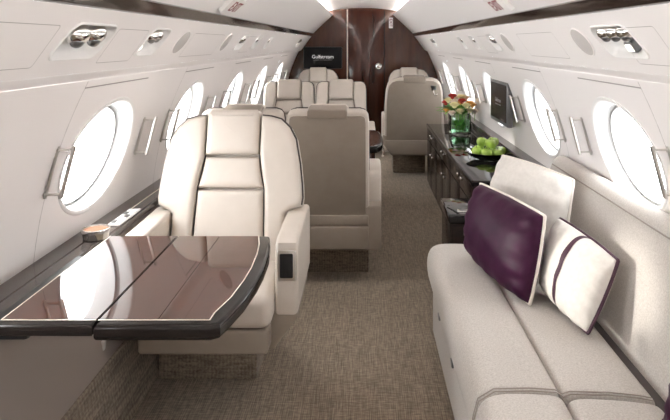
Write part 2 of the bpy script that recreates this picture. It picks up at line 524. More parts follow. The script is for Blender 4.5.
# ceiling light strips in the coves
for s, w in ((-1, 'left'), (1, 'right')):
    b = MB(); b.rbox((s * .499, Y0 + .05, 1.803), (s * .490, Y1 - .01, 1.833), .0)
    o = b.build('cove_light', M['led'])
    tag(o, 'long white light strip in the ceiling cove over the ' + ('left seats' if s < 0 else 'sofa and credenza'), 'ceiling light')

# ------------------------------------------------------------------ overhead service units
def service_unit(s, y, wid, label, kind):
    fn0 = panel_frame(s)
    c = Vector(fn0(0, 0, 0))
    root = thing('service_unit', label, 'overhead unit', (c.x, y, c.z))
    def fn(a, bb, n): return tuple(Vector(fn0(a, bb, n)) - c)
    hgt = .135
    pl = tray_outline(wid)
    b = MB()
    # dished tray: rim standing proud, face sunk behind it
    op = inset(pl, -.005)
    def dn(v, k): return -k * (.55 + .45 * (.07 - v) / .14)   # deeper toward the top edge
    b.loft([[fn(u, v, .0) for u, v in op], [fn(u, v, .004) for u, v in inset(pl, -.003)], [fn(u, v, .0045) for u, v in pl], [fn(u, v, .001) for u, v in inset(pl, .003)],
            [fn(u, v, dn(v, .020)) for u, v in inset(pl, .007)], [fn(u, v, dn(v, .034)) for u, v in inset(pl, .016)], [fn(u, v, dn(v, .040)) for u, v in inset(pl, .030)]], cap0=False)
    b.build('tray', M['white'], root)
    def eyeball(a, bb, r, nm):
        b = MB()
        # chrome cowl: half ellipsoid, cut open toward the seat
        b.ball((0, 0, 0), (r * 1.35, r, r * .95), 18, 10, fn=lambda x, y_, z: fn(a + x, bb + y_, -.018 + max(z, -.010)))
        cw = b.build(nm, M['chrome'], root)
        b = MB()
        b.ball((0, 0, 0), (r * .72, r * .6, r * .5), 16, 8, fn=lambda x, y_, z: fn(a + x - r * .25, bb + y_ + r * .45, r * .58 - .022 + z))
        b.build('nozzle', M['dsteel'], cw)
        return cw
    if kind == 'twin':
        eyeball(wid * .24, -.022, .034, 'air_vent'); eyeball(-wid * .12, -.018, .034, 'air_vent')
    elif kind == 'vent_light':
        eyeball(wid * .20, -.025, .026, 'air_vent'); eyeball(-wid * .02, -.020, .026, 'air_vent')
        b = MB(); b.lathe([(.024, 0), (.024, .010), (.019, .014), (.017, .010), (.001, .010)], n=20, fn=lambda x, y_, z: fn(-wid * .25 + x, .030 + y_, -.024 + z))
        rl = b.build('reading_light', M['satin'], root)
        b = MB(); b.lathe([(.016, 0), (.012, .004), (.001, .005)], n=16, fn=lambda x, y_, z: fn(-wid * .25 + x, .030 + y_, -.014 + z))
        b.build('lens', M['lens'], rl)
    elif kind == 'vent_square':
        for q in (.34, .08, -.20): eyeball(wid * q, -.030, .028, 'air_vent')
        b = MB(); b.prism(roundrect(.052, .040, .008, 4, -wid * .14, .022), fn, -.028, -.004, .003)
        rl = b.build('reading_light', M['dsteel'], root)
        b = MB(); b.prism(roundrect(.036, .026, .005, 4, -wid * .14, .022), fn, -.005, -.0015, .001)
        b.build('lens', M['lens'], rl)
    else:
        eyeball(wid * .12, -.022, .022, 'air_vent')
        b = MB(); b.lathe([(.016, 0), (.016, .010), (.012, .013), (.001, .010)], n=16, fn=lambda x, y_, z: fn(-wid * .15 + x, .026 + y_, -.020 + z))
        b.build('reading_light', M['dsteel'], root)
    return root
def speaker(s, y, label):
    fn0 = panel_frame(s); c = Vector(fn0(0, 0, 0))
    root = thing('speaker', label, 'speaker', (c.x, y, c.z))
    fn = lambda a, bb, n: tuple(Vector(fn0(a, bb, n)) - c)
    ov = [(a * .135 / 2 * 1.0, bb * .112 / 2 - .004) for a, bb in ell((1, 1), 36)]
    b = MB(); b.prism(ov, fn, 0, .004, .0015); b.build('grille', M['grille'], root)
    b = MB(); o2 = inset(ov, -.004)
    b.loft([[fn(u, v, 0) for u, v in o2], [fn(u, v, .003) for u, v in inset(ov, -.003)], [fn(u, v, .004) for u, v in ov]], cap0=False, cap1=False)
    b.build('rim', M['wall'], root)
service_unit(-1, 1.69, .27, 'large white service tray with two chrome vents, over the left window nearest the camera', 'twin')
service_unit(-1, 2.24, .20, 'service tray with chrome vents and round reading light beside the left oval speaker', 'vent_light')
speaker(-1, 2.58, 'grey oval speaker on the left overhead panel, nearest the camera')
speaker(-1, 3.42, 'farther grey oval speaker on the left overhead panel, beside a dark vent')
service_unit(-1, 3.86, .20, 'small service tray just past the farther left speaker', 'vent_light')
service_unit(-1, 4.40, .16, 'small white service tray, the nearer of a pair over the left facing seats', 'small')
service_unit(-1, 4.95, .16, 'small white service tray, the farther of a pair over the left facing seats', 'small')
service_unit(-1, 7.30, .30, 'farthest service tray on the left, beside the dark wood bulkhead', 'vent_square')
service_unit(1, 1.84, .27, 'large white service tray with chrome vents and square reading light over the sofa', 'vent_square')
speaker(1, 2.14, 'grey oval speaker on the right overhead panel, over the sofa')
speaker(1, 3.25, 'farther grey oval speaker on the right overhead panel, ahead of the wall monitor')
service_unit(1, 3.58, .18, 'service tray beside the farther right speaker, above the wall monitor', 'vent_light')
service_unit(1, 4.20, .16, 'small white service tray over the credenza, the nearer of two past the monitor', 'small')
service_unit(1, 4.72, .16, 'small white service tray over the credenza, the farther of two past the monitor', 'small')
service_unit(1, 6.60, .30, 'farthest service tray on the right, beside the dark wood bulkhead', 'vent_square')

# hairline joints of the service panels belong to the walls
for s, nm in ((-1, 'wall_left'), (1, 'wall_right')):
    fn = panel_frame(s); b = MB()
    for (ya, yb) in ((1.86, 2.12), (1.22, 1.50), (2.70, 3.28), (3.98, 4.28)):
        if s > 0: ya, yb = ya - .30, yb - .32
        seam_loop(b, fn, roundrect(yb - ya, .13, .01, 3, (ya + yb) / 2, .012))
    o = b.build('panel_joint', M['seam'], bpy.data.objects[nm])

# ------------------------------------------------------------------ exit signs
for s in (-1, 1):
    p = Vector((s * .627, 2.92 if s < 0 else 2.80, 1.5955))
    d = Vector((s * .731, 0, -.683)); nrm = Vector((-s * .683, 0, -.731)); al = Vector((0, -s, 0)) * -1
    al = Vector((0, 1, 0)) if s < 0 else Vector((0, -1, 0))
    root = thing('exit_sign', 'white sign with red EXIT letters on the ' + ('left' if s < 0 else 'right') + ' side ceiling panel', 'exit sign', p)
    fn = lambda a, bb, n: tuple(al * a + d * bb + nrm * n)
    b = MB(); b.prism(roundrect(.30, .10, .012, 4), fn, 0, .022, .004); b.build('sign_box', M['white'], root)
    mt = Matrix((( al.x, -d.x, nrm.x, nrm.x * .0228), (al.y, -d.y, nrm.y, nrm.y * .0228), (al.z, -d.z, nrm.z, nrm.z * .0228), (0, 0, 0, 1)))
    text_mesh('lettering', 'EXIT', .084, M['red'], root, mt)
# little vertical sign on the bulkhead
root = thing('exit_placard', 'small upright white placard with red letters high on the dark bulkhead', 'sign', (.382, Y1, 1.685))
b = MB(); b.prism(roundrect(.055, .145, .006, 3), lambda u, v, w: (u, -w, v), 0, .008, .002); b.build('plate', M['white'], root)
text_mesh('lettering', 'EXIT', .055, M['red'], root, Matrix.Translation((0, -.009, 0)) @ Matrix.Rotation(PI / 2, 4, 'Y') @ Matrix.Rotation(PI / 2, 4, 'X'))

# ------------------------------------------------------------------ chairs
def make_chair(label, loc, rotz, group, wx=1.0, arms=(True, True), lean=15, zs=1.0, base=(-.2, .2, -.1, .25), panel=False, hook=False, shellz=.245):
    """faces local -y; back hinge at y=0"""
    root = thing('cabin_chair', label, 'chair', loc, rotz, group)
    th = math.radians(lean); cs, sn = math.cos(th), math.sin(th)
    z0 = .43
    def B(u, v, w):                                     # u across, v up the back, w toward the sitter
        return (u * wx, v * zs * sn - w * cs, z0 + v * zs * cs + w * sn)
    hw = .34 * wx if arms[0] or arms[1] else .255
    bl = -.235 if wx < .9 and not arms[0] else -(.34 * wx if wx > .9 else .318 * wx + .075)
    br = .235 if wx < .9 and not arms[1] else (.34 * wx if wx > .9 else .318 * wx + .075)
    # plinth
    b = MB(); b.rbox((base[0], base[2], 0), (base[1], base[3], shellz + .02), .012, 2); b.build('base', M['plinth'], root)
    # lower body
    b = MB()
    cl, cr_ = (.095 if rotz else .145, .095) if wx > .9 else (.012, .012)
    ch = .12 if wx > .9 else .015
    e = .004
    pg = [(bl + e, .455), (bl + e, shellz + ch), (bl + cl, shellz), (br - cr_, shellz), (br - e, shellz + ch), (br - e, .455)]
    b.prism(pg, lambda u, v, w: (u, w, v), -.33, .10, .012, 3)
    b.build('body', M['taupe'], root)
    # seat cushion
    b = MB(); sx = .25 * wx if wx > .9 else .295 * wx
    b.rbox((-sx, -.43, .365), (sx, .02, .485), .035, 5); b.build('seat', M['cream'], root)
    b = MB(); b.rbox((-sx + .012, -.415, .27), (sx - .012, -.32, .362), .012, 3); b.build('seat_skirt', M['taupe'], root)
    # arms
    for i, sd in enumerate((-1, 1)):
        if not arms[i]: continue
        xa, xb = (bl, bl + .088) if sd < 0 else (br - .088, br)
        b = MB()
        re = .19 if not rotz else (-.03 if wx < .9 else .05)
        pf = smooth_poly([(-.338, .385), (-.338, .615), (-.326, .652), (-.292, .670), (re - .11, .678), (re - .02, .667), (re, .63), (re, .385)], 0)
        if rotz: pf = smooth_poly([(-.325, .40), (-.327, .56), (-.325, .64), (-.29, .667), (re - .09, .667), (re - .02, .63), (re, .55), (re, .27), (re - .12, .27)], 2)
        b.prism(pf, lambda u, v, w: (w, u, v), xa, xb, .016, 5)
        ar = b.build('armrest', M['cream'], root)
        if panel and sd > 0:
            cx = (xa + xb) / 2
            fnp = lambda u, v, w: (cx + u, -.336 - w, .570 + v)
            b = MB(); b.prism(roundrect(.070, .115, .008, 4), fnp, -.006, .006, .003); cp = b.build('control_panel', M['satin'], ar)
            b = MB(); b.prism(roundrect(.050, .092, .005, 4), fnp, .004, .0085, .002); b.build('screen', M['black'], cp)
            for k in range(2):
                pass
    # back: shell, bolsters, three centre cushions
    pair = wx < .9
    ks = 1.27 if pair else 1.0
    half = [(.12, .672), (.165, .668), (.213, .655), (.255, .615), (.283, .56), (.303, .45), (.314, .36), (.318, .30), (.314, .262), (.27, .245), (.252, .23), (.25, .10), (.25, -.06)]
    halfs = [(u, v) for u, v in half]
    outl = [(-u, v) for u, v in reversed(halfs)] + halfs
    if pair:
        halfs = [(.12, .672), (.255, .671), (.287, .660), (.306, .635), (.314, .59), (.318, .30), (.318, -.06)]
        outl = [(-u, v) for u, v in reversed(halfs)] + halfs
    if rotz:                                            # rear views: shell runs straight down to the body
        halfs = [(.12, .672), (.262, .671), (.293, .662), (.311, .640), (.3175, .60), (.318, .30), (.318, -.06)] if wx < .9 else \
                [(.12, .672), (.20, .668), (.25, .650), (.285, .61), (.303, .54), (.312, .44), (.318, .30), (.318, -.06)]
        outl = [(-u, v) for u, v in reversed(halfs)] + halfs
    b = MB(); b.prism(outl, B, -.095, .0, .018, 4); shell = b.build('back_shell', M['cream'], root, angle=40)
    rp = inset(outl, .026 if wx < .9 else .020)
    b = MB(); b.prism([(u, max(v, -.03)) for u, v in rp], B, -.103, -.09, .006, 3); b.build('rear_panel', M['taupe'], shell, angle=40)
    if rotz:
        b = MB()
        ww = .318 * wx - .004
        yb = .098
        zb = shellz + .01
        ck = (.07, .09) if wx > .9 else (.004, .004)
        if wx < .9: b.rbox((-ww, .07, .345), (ww, yb + .012, .405), .008, 3)
        zt = .338 if wx < .9 else .405
        b.prism([(-ww, zt), (-ww, zb + ck[1]), (-ww + ck[0], zb), (ww - ck[0], zb), (ww, zb + ck[1]), (ww, zt)], lambda u, v, w: (u, w, v), .07, yb + .016, .008)
        b.build('rear_skirt', M['taupe'], root)
    def puff(b, pts, h, r, w0=-.005):
        R = [(0, 0), (0, .45), (.10, .68), (.28, .84), (.55, .93), (.9, .975), (1.3, .995), (1.6, 1.0)]
        b.loft([[B(u, v, w0 + h * k) for u, v in inset(pts, r * q)] for q, k in R])
    bol = [(.1235, .664), (.165, .660), (.211, .647), (.252, .609), (.280, .556), (.301, .448), (.312, .36), (.316, .30), (.311, .267), (.268, .250), (.247, .232), (.246, .10), (.246, .03), (.160, .03), (.155, .20), (.150, .334), (.134, .42), (.1235, .487)]
    if pair:
        bol = [(.1575, .664), (.245, .664), (.282, .653), (.302, .628), (.310, .585), (.312, .52), (.313, .44), (.314, .36), (.314, .28), (.314, .20), (.314, .15), (.314, .10), (.314, .03), (.203, .03), (.197, .20), (.190, .334), (.170, .42), (.1575, .487)]
    def dens(pts, closed=True, step=.03):
        o = []
        n = len(pts)
        for i in range(n if closed else n - 1):
            a, c = Vector(pts[i]), Vector(pts[(i + 1) % n]); m = max(1, int((c - a).length / step))
            for j in range(m): o.append(tuple(a.lerp(c, j / m)))
        return o
    for sd in (-1, 1):
        pts = [(sd * u, v) for u, v in bol]
        b = MB(); puff(b, dens(pts), .066, .018); bo = b.build('bolster', M['cream'], root, angle=60)
        b = MB()
        op = [(sd * (u + .003), v + .003) for u, v in bol[:10]]
        b.tube([B(u, v, .022) for u, v in dens(op, False)], .0042, 6)
        ip = [(sd * (u - .0035), v) for u, v in reversed(bol[13:])]
        b.tube([B(u, v, .030) for u, v in dens(ip, False)], .0032, 6)
        b.build('piping', M['piping'], bo)
    b = MB(); puff(b, dens([(ks * u, v) for u, v in [(-.1475, .342), (.1475, .342), (.130, .42), (.1195, .478), (-.1195, .478), (-.130, .42)]]), .052, .020); b.build('back_cushion', M['cream'], root, angle=60)
    b = MB(); puff(b, dens([(ks * u, v) for u, v in [(-.156, .03), (.156, .03), (.151, .20), (.1465, .334), (-.1465, .334), (-.151, .20)]]), .052, .020); b.build('lumbar_cushion', M['cream'], root, angle=60)
    # headrest wraps over the top of the back
    b = MB(); hr = dens([(ks * u, v) for u, v in [(-.119, .487), (.119, .487), (.1195, .58), (.1195, .672), (.105, .690), (-.105, .690), (-.1195, .672), (-.1195, .58)]])
    b.loft([[B(u, v, w) for u, v in inset(hr, q)] for q, w in ((.015, 0), (.001, .01), (0, .035), (.004, .050), (.012, .058), (.03, .061))])
    cap = [(ks * u, v) for u, v in [(-.119, .628 if rotz else .645), (.119, .628 if rotz else .645), (.119, .676), (.108, .690), (-.108, .690), (-.119, .676)]]
    hd = b.build('headrest', M['cream'], root, angle=60)
    b = MB(); b.prism(cap, B, -.110, .012, .010, 4); b.build('headrest_cap', M['taupe'] if rotz else M['cream'], hd, angle=60)
    if hook:
        b = MB(); b.prism(roundrect(.055, .05, .006, 3, -.205, .575), B, -.108, -.100, .002); hk = b.build('coat_hook', M['dsteel'], root)
        b = MB(); b.tube([B(-.205, .555, -.108), B(-.205, .53, -.125), B(-.215, .505, -.135), B(-.235, .50, -.128), B(-.24, .515, -.118)], .006, 8); b.build('hook', M['chrome'], hk)
    return root
G1 = 'cream leather cabin chairs'
make_chair('large cream leather chair with dark piping behind the glossy fold-out table', (-.585, 2.64, 0), 0, G1, base=(-.272, .142, -.09, .24), panel=True)
make_chair('taupe backed window seat directly behind the large cream chair', (-.696, 3.665, 0), PI, G1, wx=.755, arms=(False, False), lean=8, zs=.90, base=(-.24, .13, -.42, -.075), shellz=.335)
make_chair('aisle seat seen from behind, flat taupe back, beside the large cream chair', (-.204, 3.665, 0), PI, G1, wx=.755, arms=(True, False), lean=8, zs=.90, base=(-.24, .24, -.42, -.075), shellz=.195)
make_chair('cream window seat of the facing pair beyond the dark table', (-.695, 5.64, 0), 0, G1, wx=.75, arms=(False, False), lean=14, zs=.94, base=(-.13, .2, -.1, .2), shellz=.275)
make_chair('cream aisle seat of the facing pair beyond the dark table', (-.205, 5.64, 0), 0, G1, wx=.75, arms=(False, True), lean=14, zs=.94, base=(-.2, .2, -.1, .2))
make_chair('cream chair against the bulkhead under the black television', (-.585, 7.87, 0), 0, G1, wx=.92, lean=12, zs=.97, base=(-.18, .18, -.1, .2))
make_chair('cream chair against the bulkhead, right of the wood door', (.60, 7.87, 0), 0, G1, wx=.92, lean=12, zs=.97, base=(-.18, .18, -.1, .2))
make_chair('taupe backed chair with a chrome coat hook, ahead of the credenza', (.525, 6.40, 0), PI, G1, wx=.95, lean=9, zs=.95, base=(-.15, .20, -.50, -.22), hook=True, shellz=.245)

# ------------------------------------------------------------------ fold-out table
t = thing('folding_table', 'glossy dark wood fold-out table in front of the large cream chair', 'table', (-.873, 1.775, .747))
TK = .934
def T(x, y, z): return (x * TK + .873, y * TK - 1.775, z - .70)
right_edge = [(-.350, 1.59), (-.328, 1.70), (-.316, 1.82), (-.312, 1.92), (-.316, 2.05), (-.326, 2.15), (-.343, 2.245)]
def leaf_outline(x0, x1, off=0.0):
    if x1 is not None: return [(x0, 1.535 + off), (x1, 1.535 + off), (x1, 2.25 - off), (x0, 2.25 - off)]
    pts = [(x0, 1.535 + off), (-.385, 1.535 + off), (-.362, 1.548 + off)] + [(x - off, y) for x, y in right_edge]
    pts += [(-.358, 2.25 - off), (x0, 2.25 - off)]
    return pts
b = MB(); b.prism(leaf_outline(-.932, -.6815), lambda u, v, w: T(u, v, w), .672, .700, .006, 3); lf = b.build('table_leaf', M['edge'], t)
b = MB(); b.prism([(-.928, 1.562), (-.684, 1.562), (-.684, 2.238), (-.928, 2.238)], lambda u, v, w: T(u, v, w), .6995, .7012); b.build('veneer', M['tablewood'], lf)
b = MB(); b.prism(leaf_outline(-.6785, None), lambda u, v, w: T(u, v, w), .660, .700, .012, 4); lf2 = b.build('table_leaf', M['edge'], t)
inner = [(-.676, 1.562), (-.392, 1.562)] + [(x - .040, y + (.012 if i == 0 else 0)) for i, (x, y) in enumerate(right_edge)] 
inner[-1] = (-.383, 2.238); inner += [(-.676, 2.238)]
left_part = [(-.676, 1.562), (-.5265, 1.562), (-.5265, 2.238), (-.676, 2.238)]
right_part = [(-.5245, 1.562)] + inner[1:-1] + [(-.5245, 2.238)]
b = MB(); b.prism(left_part, lambda u, v, w: T(u, v, w), .6995, .7012); b.build('veneer', M['tablewood'], lf2)
b = MB(); b.prism(right_part, lambda u, v, w: T(u, v, w), .6995, .7012); b.build('veneer', M['tablewood'], lf2)
b = MB()
def ribbon(path, w=.004, z=.7016):
    L = [Vector(p) for p in path]
    for a, c in zip(L, L[1:]):
        d = (c - a).normalized(); nn = Vector((-d.y, d.x)) * w / 2; e = d * w / 2
        b.poly([T(*(a - e + nn), z), T(*(c + e + nn), z), T(*(c + e - nn), z), T(*(a - e - nn), z)])
ribbon([(-.926, 2.238), (-.926, 1.560), (-.6845, 1.560)]); ribbon([(-.6755, 1.560), (-.392, 1.560)] + inner[2:-1])
b.build('inlay_line', M['inlay'], t)
b = MB()
b.rbox(T(-.9, 1.70, .640), T(-.60, 1.75, .664), .008, 2); b.rbox(T(-.9, 2.04, .640), T(-.60, 2.09, .664), .008, 2)
b.rbox(T(-1.005, 1.60, .632), T(-.88, 2.14, .668), .01, 2)
b.build('support_arm', M['black'], t)

# dark table between the facing pairs
t = thing('conference_table', 'glossy dark table between the facing pairs of seats on the left', 'table', (-.93, 4.62, 0))
b = MB()
ol = [(0, -.42), (.95, -.42), (1.03, -.40), (1.065, -.30), (1.08, -.10), (1.08, .10), (1.065, .30), (1.03, .40), (.95, .42), (0, .42)]
b.prism(ol, lambda u, v, w: (u, v, w), .645, .695, .015, 4); b.build('tabletop', M['edge'], t)
b = MB(); b.prism(inset(ol, .03), lambda u, v, w: (u, v, w), .694, .6965); b.build('veneer', M['tablewood'], t)
b = MB(); b.rbox((.90, -.16, .03), (1.02, .16, .65), .03, 4); b.rbox((.0, -.10, .40), (.95, .10, .645), .01, 2); b.build('pedestal', M['bulkwood'], t)
b = MB(); b.tube([(1.07, -.30, .61), (1.085, -.1, .60), (1.085, .1, .60), (1.07, .30, .61)], .010, 8); b.build('edge_rail', M['chrome'], t)

# ------------------------------------------------------------------ things on the left ledge
c = thing('cup_holder', 'round chrome-rimmed cup holder with brown lining on the left ledge', 'cup holder', (-.972, 2.22, .70))
b = MB(); b.lathe([(.040, 0), (.044, .003), (.047, .020), (.050, .034), (.049, .0375), (.045, .0375), (.042, .032), (.036, .012)], n=32)
b.build('rim', M['chrome'], c)
b = MB(); b.lathe([(.0415, .0330), (.030, .0335), (.001, .034)], n=32); b.build('lining', M['coffee'], c)
c = thing('switch_panel', 'white panel of grey buttons set on the left ledge beside the chair arm', 'control panel', (-.968, 2.48, .70))
b = MB(); b.prism(roundrect(.050, .235, .006, 3), lambda u, v, w: (u, v, w), 0, .006, .002); b.build('plate', M['grille'], c)
for i in range(5):
    for j in range(2):
        b = MB(); b.rbox((-.018 + j * .019, -.095 + i * .04, .005), (-.002 + j * .019, -.065 + i * .04, .010), .002, 2)
        b.build('button', M['white'] if (i + j) % 3 else M['dsteel'], c)
c = MB(); c.prism(roundrect(.016, .034, .004, 3), lambda u, v, w: (-.930 + w + v * .1, 2.19 + u, .325 + v), -.014, .004, .001)
tag(c.build('pull_tab', M['grille']), 'small pale pull tab on the lower left wall under the table', 'pull tab')

# ------------------------------------------------------------------ sofa
SY0, SYM, SY1 = .55, 1.685, 2.93
sofa = thing('sofa', 'long oatmeal fabric sofa along the right wall', 'sofa', (.62, 1.75, 0))
def S(x, y, z): return (x - .62, y - 1.75, z)
def section(b, prof, y0, y1, r=.03, n=4, fn=S):
    """closed (x,z) section run along y with rounded ends"""
    R = []
    for i in range(n + 1):
        q = PI / 2 * i / n; R.append((y0 + r * (1 - math.cos(q)), r * (1 - math.sin(q))))
    for i in range(12):
        R.append((y0 + r + (y1 - y0 - 2 * r) * (i + .5) / 12, 0))
    for i in range(n + 1):
        q = PI / 2 * (1 - i / n); R.append((y1 - r * (1 - math.cos(q)), r * (1 - math.sin(q))))
    b.loft([[fn(x, y, z) for x, z in inset(prof, d)] for y, d in R])
b = MB(); b.rbox(S(.365, SY0, 0), S(.93, SY1 - .05, .12), .01, 2); b.build('plinth', M['fabric'], sofa)
b = MB(); b.rbox(S(.330, SY0, .035), S(.93, SY1 - .03, .37), .02, 3); base = b.build('base', M['fabric'], sofa)
for yy in (2.24, 2.62, 1.30):
    b = MB(); b.rbox(S(.322, yy - .022, .225), S(.333, yy + .022, .245), .004, 2); b.build('drawer_pull', M['dsteel'], base)
front_roll = smooth_poly([(.318, .26), (.302, .36), (.315, .425), (.36, .452), (.46, .452), (.535, .447), (.552, .425), (.552, .26)], 2)
rear_seat = smooth_poly([(.548, .27), (.548, .415), (.57, .445), (.68, .440), (.76, .432), (.812, .422), (.820, .38), (.820, .27)], 2)
for (ya, yb) in ((SY0, SYM - .003), (SYM + .003, SY1)):
    b = MB(); section(b, front_roll, ya, yb, .022); sc = b.build('seat_cushion', M['fabric'], sofa, angle=60)
    b = MB(); section(b, rear_seat, ya, yb - .01, .020); b.build('seat_inset', M['fabric'], sc, angle=60)
    pr = front_roll
back = smooth_poly([(.80, .30), (.862, .395), (.885, .50), (.920, .66), (.950, .785), (.968, .825), (1.00, .845), (1.035, .835), (1.045, .70), (1.045, .30)], 2)
for (ya, yb) in ((SY0, SYM - .003), (SYM + .003, SY1 + .19)):
    b = MB(); section(b, back, ya, yb, .035, fn=lambda x, y, z: S(min(x, XW(max(z, .7)) - .012), y, z)); bk = b.build('back_cushion', M['fabric'], sofa, angle=60)
    b = MB()
    b.tube([S(.9535, ya + .05 + (yb - ya - .1) * i / 10, .801) for i in range(11)], .0028, 6); b.build('stitching', M['seatgap'], bk)
b = MB(); b.rbox(S(.80, SY0 + .01, .30), S(.86, SY1 - .03, .395), .01, 2); b.build('seat_gap_shade', M['piping'], sofa)  # shade between seat and back, painted as a near-black block
for y in (SYM - .010, SYM + .010):
    pass
b = MB()
pth = [(.304, .30), (.304, .37), (.318, .425), (.362, .4515), (.46, .4535), (.532, .449), (.552, .437), (.572, .444), (.68, .4415), (.76, .4335), (.80, .426)]
for y in (SYM - .007, SYM + .007): b.tube([S(x, y, z - .0003) for x, z in pth], .0017, 6)
b.build('welt', M['seatgap'], sofa)

# pillows
def pillow(label, TL, TR, BR, BL, th, m, cord, stripe=None, name='pillow'):
    c = (Vector(TL) + Vector(TR) + Vector(BR) + Vector(BL)) / 4
    low = min(p[2] for p in (TL, TR, BR, BL))
    root = thing(name, label, 'pillow', (c.x, c.y, low))
    o = Vector((c.x, c.y, low))
    Q = [Vector(p) - o for p in (TL, TR, BR, BL)]
    nrm = (Q[1] - Q[0]).cross(Q[3] - Q[0]).normalized()
    if nrm.y > 0 : nrm = -nrm
    ph = random.random() * 6
    def P(u, v, side, extra=0):
        uu = u * (1 + .045 * (1 - v * v)); vv = v * (1 + .045 * (1 - u * u))
        a, d = (uu + 1) / 2, (vv + 1) / 2
        p = Q[0] * (1 - a) * d + Q[1] * a * d + Q[2] * a * (1 - d) + Q[3] * (1 - a) * (1 - d)
        h = th * (max(0, 1 - u * u) * max(0, 1 - v * v)) ** .34 * (1 if side > 0 else .5)
        wr = .004 * math.sin(9 * u + 4 * v + ph) * math.sin(7 * v - 3 * u + ph * 2) * (1 - u * u) * (1 - v * v)
        ed = .010 * math.sin(16 * v + ph) * max(0, abs(u) - .55) * 2 * (1 - u * u) ** .3 + .010 * math.sin(15 * u + ph) * max(0, abs(v) - .55) * 2 * (1 - v * v) ** .3
        return p + nrm * side * (h + (wr + ed if side > 0 else 0) + extra)
    N = 28
    def co(i): return math.sin(PI / 2 * (2 * i / N - 1))
    b = MB()
    g = {}
    for side in (1, -1):
        for i in range(N + 1):
            for j in range(N + 1):
                if side < 0 and (i in (0, N) or j in (0, N)): g[side, i, j] = g[1, i, j]; continue
                g[side, i, j] = b.v(P(co(i), co(j), side))
        for i in range(N):
            for j in range(N): b.f([g[side, i, j], g[side, i + 1, j], g[side, i + 1, j + 1], g[side, i, j + 1]])
    b.build('cover', m, root, angle=80)
    b = MB()
    loop = [P(co(i), -1, 1) for i in range(N)] + [P(1, co(j), 1) for j in range(N)] + [P(co(N - i), 1, 1) for i in range(N)] + [P(-1, co(N - j), 1) for j in range(N)]
    b.tube(loop, .0068, 7, closed=True); b.build('piping', cord, root, angle=80)
    if stripe:
        b = MB()
        vs = [[P(stripe[0] + (stripe[1] - stripe[0]) * k / 4, co(j), 1, .0018) for k in range(5)] for j in range(N + 1)]
        b.loft(vs, closed=False); b.build('stripe', M['plumband'], root, angle=80)
    return root
pillow('ivory pillow with pale piping at the far end of the sofa, behind the plum one', (.668, 2.92, .870), (.895, 2.60, .825), (.820, 2.56, .480), (.560, 2.86, .480), .095, M['wpillow'], M['ivorycord'])
pillow('plum satin pillow with ivory piping in the middle of the sofa', (.532, 2.76, .772), (.685, 2.30, .755), (.612, 2.24, .452), (.478, 2.74, .480), .100, M['purple'], M['ivorycord'])
pillow('small ivory pillow with a plum stripe and plum piping on the sofa', (.785, 2.42, .712), (.866, 2.07, .672), (.742, 2.01, .455), (.700, 2.37, .465), .085, M['wpillow'], M['plumband'], stripe=(.02, .15))
pillow('plum pillow at the near end of the sofa, at the right border of the photo', (.832, 1.49, .74), (.865, 1.07, .74), (.785, 1.06, .470), (.748, 1.515, .470), .050, M['purple'], M['plumband'])

# ------------------------------------------------------------------ credenza and side cabinet
cr = thing('credenza', 'long black lacquered credenza against the right wall', 'credenza', (.645, 4.85, 0))
def K(x, y, z): return (x - .645, y - 4.85, z)
b = MB(); b.rbox(K(.655, 3.60, .0), K(.865, 6.10, .568), .004, 2); b.build('cabinet_body', M['credwood'], cr)
b = MB(); b.rbox(K(.634, 3.585, .570), K(.983, 6.11, .600), .006, 3); b.build('countertop', M['credtop'], cr)
b = MB(); b.rbox(K(.636, 3.580, .596), K(.650, 6.11, .603), .003, 2); b.build('counter_edge', M['credwood'], cr)
cols = [3.605, 4.055, 4.48, 4.90, 5.32, 5.72, 6.095]
for i in range(6):
    ya, yb = cols[i], cols[i + 1]
    for nm, za, zb, kz in (('drawer', .462, .562, .525), ('cabinet_door', .04, .455, .345)):
        b = MB(); b.rbox(K(.642, ya + .003, za), K(.656, yb - .003, zb), .003, 2); d = b.build(nm, M['credwood'], cr)
        ky = (yb - .07) if i % 2 == 0 else (ya + .07)
        b = MB(); b.ball(K(.640, ky, kz), (.010, .016, .012), 12, 8); b.build('knob', M['chrome'], d)

sb = thing('side_cabinet', 'low dark lacquered cabinet between the sofa and the credenza', 'cabinet', (.443, 3.33, 0))
def D(x, y, z): return (x - .443, y - 3.33, z)
b = MB(); b.rbox(D(.452, 3.172, .0), D(.632, 3.50, .470), .006, 2); b.rbox(D(.60, 3.172, 0), D(.865, 3.50, .47), .006, 2); b.build('body', M['credwood'], sb)
b = MB(); b.rbox(D(.443, 3.160, .472), D(.865, 3.51, .520), .012, 4); lid = b.build('lid', M['credtop'], sb)
b = MB(); b.prism(roundrect(.095, .050, .020, 5, .545 - .443, 3.235 - 3.33), lambda u, v, w: (u, v, w), .5195, .5235, .002); ph = b.build('lid_pull', M['chrome'], lid)
b = MB(); b.prism(roundrect(.070, .028, .012, 5, .545 - .443, 3.235 - 3.33), lambda u, v, w: (u, v, w), .523, .5245, .0005); b.build('pull_well', M['dsteel'], ph)
b = MB(); b.rbox(D(.465, 3.162, .36), D(.855, 3.174, .462), .004, 2); dw = b.build('drawer', M['credwood'], sb)
b = MB(); b.prism(roundrect(.070, .034, .012, 5, .555 - .443, .425), lambda u, v, w: (u, 3.162 - 3.33 - w, v), 0, .005, .002); ph = b.build('drawer_pull', M['chrome'], dw)
b = MB(); b.prism(roundrect(.050, .018, .008, 5, .555 - .443, .425), lambda u, v, w: (u, 3.162 - 3.33 - w, v), .0045, .006, .0005); b.build('pull_well', M['dsteel'], ph)

